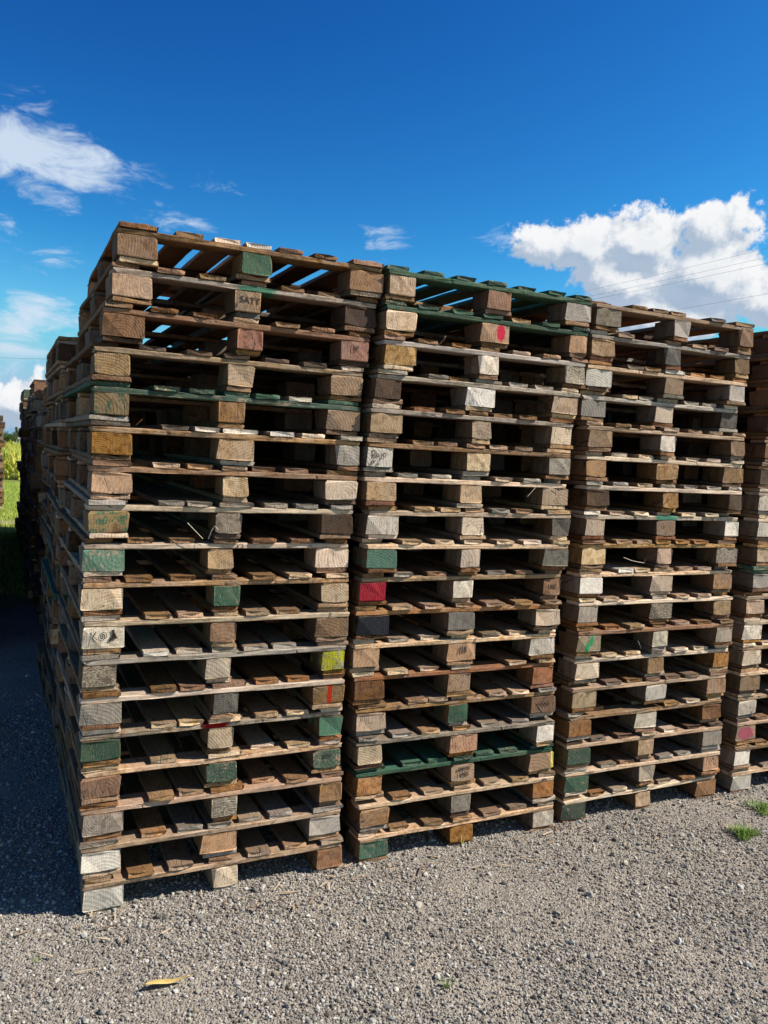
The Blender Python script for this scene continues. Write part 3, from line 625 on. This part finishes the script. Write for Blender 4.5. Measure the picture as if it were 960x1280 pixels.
# power line: one pole hidden behind the stacks, one outside the right edge
pm, g, b = newmat('weathered pole'); b.inputs['Base Color'].default_value = (.16, .13, .10, 1)
cm, g, b = newmat('power cable'); b.inputs['Base Color'].default_value = (.34, .38, .45, 1); b.inputs['Roughness'].default_value = .5
def azel_pt(az, el, dist): az, el = rad(az), rad(el); return Vector((math.sin(az)*dist, math.cos(az)*dist, CAM_H+math.tan(el)*dist))
wires = [((12.67, 11.37), (24.02, 13.87)), ((13.53, 11.17), (24.06, 13.35)), ((13.55, 10.92), (24.10, 12.98)), ((18.92, 10.27), (24.25, 11.16))]
names = ['topmost of the four thin cables crossing the cloud', 'second thin cable from the top crossing the cloud', 'third thin cable from the top crossing the cloud', 'lowest thin cable crossing the cloud low at the right']
DL, DR = 62.0, 36.0
ends = []
for (a0, a1), nm in zip(wires, names):
    # straight line in plan between the two poles, at azimuth -14 (62 m) and 36 (36 m)
    A, Bp = azel_pt(-14, 0, DL), azel_pt(36, 0, DR)
    def on(azd):
        t_ = math.tan(rad(azd)); k = (A.x-A.y*t_)/((A.x-A.y*t_)-(Bp.x-Bp.y*t_)); return k, (A+(Bp-A)*k)
    k0, q0 = on(a0[0]); k1, q1 = on(a1[0])
    z0 = CAM_H+math.tan(rad(a0[1]))*math.hypot(q0.x, q0.y); z1 = CAM_H+math.tan(rad(a1[1]))*math.hypot(q1.x, q1.y)
    sag = .9; P_ = []
    sl = (z1+4*sag*k1*(1-k1)-z0-4*sag*k0*(1-k0))/(k1-k0); zA = z0+4*sag*k0*(1-k0)-sl*k0
    for i in range(31):
        k = i/30; q_ = A+(Bp-A)*k; P_.append((q_.x, q_.y, zA+sl*k-4*sag*k*(1-k)))
    tube('power_cable', P_, .0052, cm, nm, 'cable', 'thin overhead cables in the sky', 5); ends.append((P_[0][2], P_[-1][2]))
q0 = azel_pt(-25.63, 4.59, 70); q1 = azel_pt(-22.59, 4.78, 66); d_ = q1-q0
tube('power_cable', [q0+d_*(-6+i*1.2) for i in range(16)], .011, cm, 'thin cable across the low sky at the left picture edge', 'cable', 'thin overhead cables in the sky', 5)
for base, zt, lab in ((azel_pt(-14, 0, DL), max(e_[0] for e_ in ends), 'timber power pole standing behind the stacks'), (azel_pt(36, 0, DR), max(e_[1] for e_ in ends), 'timber power pole beyond the right edge')):
    e = bpy.data.objects.new('power_pole', None); COL.objects.link(e); e.location = (base.x, base.y, 0); tag(e, lab, 'pole')
    tube('pole', [(0, 0, 0), (0, 0, zt*.5), (0, 0, zt+.4)], .13, pm, '', '', n=10, parent=e); boxm('crossarm', -.9, .9, -.06, .06, zt-.12, zt-.02, pm, e)

# ------------------------------------------------------------------ light
SUN_EL, SUN_A = 44.0, 22.0        # elevation; degrees in front of the stack front plane
hd = U*math.cos(rad(SUN_A))-V*math.sin(rad(SUN_A))
sdir = hd*math.cos(rad(SUN_EL))+Vector((0, 0, math.sin(rad(SUN_EL))))
ld = bpy.data.lights.new('sun', 'SUN'); ld.energy = 5.0; ld.angle = rad(.5); ld.color = (1, .955, .88)
lo = bpy.data.objects.new('sun', ld); COL.objects.link(lo); lo.rotation_euler = sdir.to_track_quat('Z', 'Y').to_euler(); lo.location = (5, -5, 12)
wd = bpy.data.worlds.new('World'); SC.world = wd; wd.use_nodes = True
g = G(wd.node_tree); bg = wd.node_tree.nodes['Background']
sky = g.node('ShaderNodeTexSky', sky_type='NISHITA', sun_disc=False); sky.sun_elevation = rad(SUN_EL); sky.sun_rotation = math.atan2(sdir.x, sdir.y)
sky.air_density = 1.0; sky.dust_density = .25; sky.ozone_density = 2.2; sky.altitude = 200
vec = g.node('ShaderNodeTexCoord').outputs['Generated']
# cloud density as a node group so that it can be sampled twice (for the sunlit rims)
ng = bpy.data.node_groups.new('cloud density', 'ShaderNodeTree')
ng.interface.new_socket('Direction', in_out='INPUT', socket_type='NodeSocketVector'); ng.interface.new_socket('Cumulus', in_out='OUTPUT', socket_type='NodeSocketFloat'); ng.interface.new_socket('Wisp', in_out='OUTPUT', socket_type='NodeSocketFloat')
h_ = G(ng); gin = h_.node('NodeGroupInput'); gout = h_.node('NodeGroupOutput')
D = h_.v('NORMALIZE', gin.outputs[0]); dx, dy, dz = h_.xyz(D)
az = h_.m('MULTIPLY', h_.m('ARCTAN2', dx, dy), 57.2958); el = h_.m('MULTIPLY', h_.m('ARCSINE', dz), 57.2958)
def field(blobs, az, el):
    out = None
    for a, e, ra, re in blobs:
        p = h_.m('DIVIDE', h_.m('SUBTRACT', az, a), ra); q = h_.m('DIVIDE', h_.m('SUBTRACT', el, e), re)
        d = h_.m('SUBTRACT', 1.0, h_.m('SQRT', h_.m('ADD', h_.m('MULTIPLY', p, p), h_.m('MULTIPLY', q, q))))
        d = h_.m('MULTIPLY', d, min(ra, re))
        out = d if out is None else h_.m('SMOOTH_MAX', out, d, .5)
    return out
n1 = h_.noise(D, 21, 8, .6, .25); n2 = h_.noise(D, 60, 5, .62)
bill = h_.m('ADD', h_.m('MULTIPLY', h_.m('SUBTRACT', n1, .5), 3.9), h_.m('MULTIPLY', h_.m('SUBTRACT', n2, .5), 1.7))
cum = field([(10.6, 14.2, 2.9, 1.8), (12.9, 14.4, 3.2, 2.0), (16.6, 14.3, 3.4, 2.3), (20.2, 15.2, 2.2, 1.9), (22.6, 15.9, 1.2, .9), (20.6, 12.4, 3.4, 2.6), (24.3, 10.6, 2.6, 2.3), (15.4, 12.2, 3.6, 2.2), (18.5, 9.8, 5.0, 2.3), (14, 9.4, 3.4, 2.0), (31, 10, 5, 3.2), (27, 14.5, 2.0, 1.2), (-24.2, 1.9, 3.2, 1.7), (-23.2, 4.1, .9, .55), (-34, 3, 6, 2.4), (42, 12, 6, 3), (154, 20, 20, 10), (112, 16, 12, 7), (-172, 22, 14, 8)], az, el)  # blobs behind the camera are added clouds, unseen, brightening the stack fronts
h_.L.new(h_.m('ADD', cum, bill), gout.inputs['Cumulus'])
DW = h_.v('MULTIPLY', D, (1.0, 1.0, 2.6)); w1 = h_.noise(DW, 16, 8, .62, .5)
wf = field([(-25.0, 17.3, 4.4, 2.2), (-22.0, 16.7, 4.2, 2.0), (-19.3, 15.7, 2.8, .9), (-18.8, 17.2, 1.4, .4), (-23.5, 15.2, 2.8, .9), (-24.0, 7.1, 3.6, 1.7), (-25.5, 5.2, 3.2, 1.0), (-1.0, 14.05, 1.3, .95), (-12.6, 16.8, 1.3, .55), (-15.2, 14.2, 2.2, .55), (-25.3, 12.2, .9, .9), (-22.8, 10.8, .8, .4), (7, 14.6, .9, .6), (-35, 12, 6, 3)], az, el)
h_.L.new(h_.m('ADD', h_.m('MULTIPLY', wf, 1.0), h_.m('MULTIPLY', h_.m('SUBTRACT', w1, .505), 6.2)), gout.inputs['Wisp'])
def grp(v_):
    n = g.node('ShaderNodeGroup'); n.node_tree = ng; g.put(n.inputs[0], v_); return n.outputs
c0 = grp(vec)
tosun = (sdir*.035)
c1 = grp(g.v('ADD', g.v('NORMALIZE', vec), tuple(sdir*.020+Vector((0, 0, .006)))))
cov = g.step(c0[0], -.1, .45)
rim = g.step(g.m('SUBTRACT', c0[0], c1[0]), -.6, 1.1)
deep = g.step(c0[0], .3, 3.0)
lit = g.m('ADD', g.m('MULTIPLY', rim, .92), g.m('SUBTRACT', .12, g.m('MULTIPLY', deep, .22)), clamp=True)
ccol = g.mix(lit, (.36, .47, .62), (.93, .94, .95))
wcov = g.m('MULTIPLY', g.step(c0[1], -.15, 1.8), .9)
skc = sky.outputs[0]
STR = .075
k = 1/STR; EX = .72
cs = g.node('ShaderNodeSeparateColor'); g.put(cs.inputs[0], skc)
def chan(i, p_, a_): return g.m('MULTIPLY', g.m('POWER', g.m('MULTIPLY', cs.outputs[i], .069), p_), a_*k*2**-EX)
cj = g.node('ShaderNodeCombineColor'); CH = []
for i, (p_, a_) in enumerate(((2.6, 7.0), (2.0, 6.1), (1.4, 3.1))): CH.append(chan(i, p_, a_))
for i, q_ in enumerate((g.m('MINIMUM', CH[0], g.m('MULTIPLY', CH[2], .50)), g.m('MINIMUM', CH[1], g.m('MULTIPLY', CH[2], .74)), g.m('MINIMUM', CH[2], (.86*k*2**-EX)))): g.put(cj.inputs[i], q_)
el_ = g.xyz(g.v('NORMALIZE', vec))[2]
airy = g.mix(g.m('MULTIPLY', g.step(el_, .0, .24, 1.0, 0.0), .62), cj.outputs[0], tuple(q*k*2**-EX for q in (.27, .50, .70)))
col = g.mix(wcov, airy, tuple(q*k*2**-EX for q in (.66, .77, .90)))
cc = g.mix(1.0, ccol, tuple(q*k*2**-EX for q in (1, 1, 1)), 'MULTIPLY')
col = g.mix(cov, col, cc)
g.L.new(col, bg.inputs['Color']); bg.inputs['Strength'].default_value = STR

SC.view_settings.view_transform = 'Standard'; SC.view_settings.look = 'None'; SC.view_settings.exposure = EX; SC.view_settings.gamma = 1.0
SC.cycles.max_bounces = 6; SC.cycles.diffuse_bounces = 2
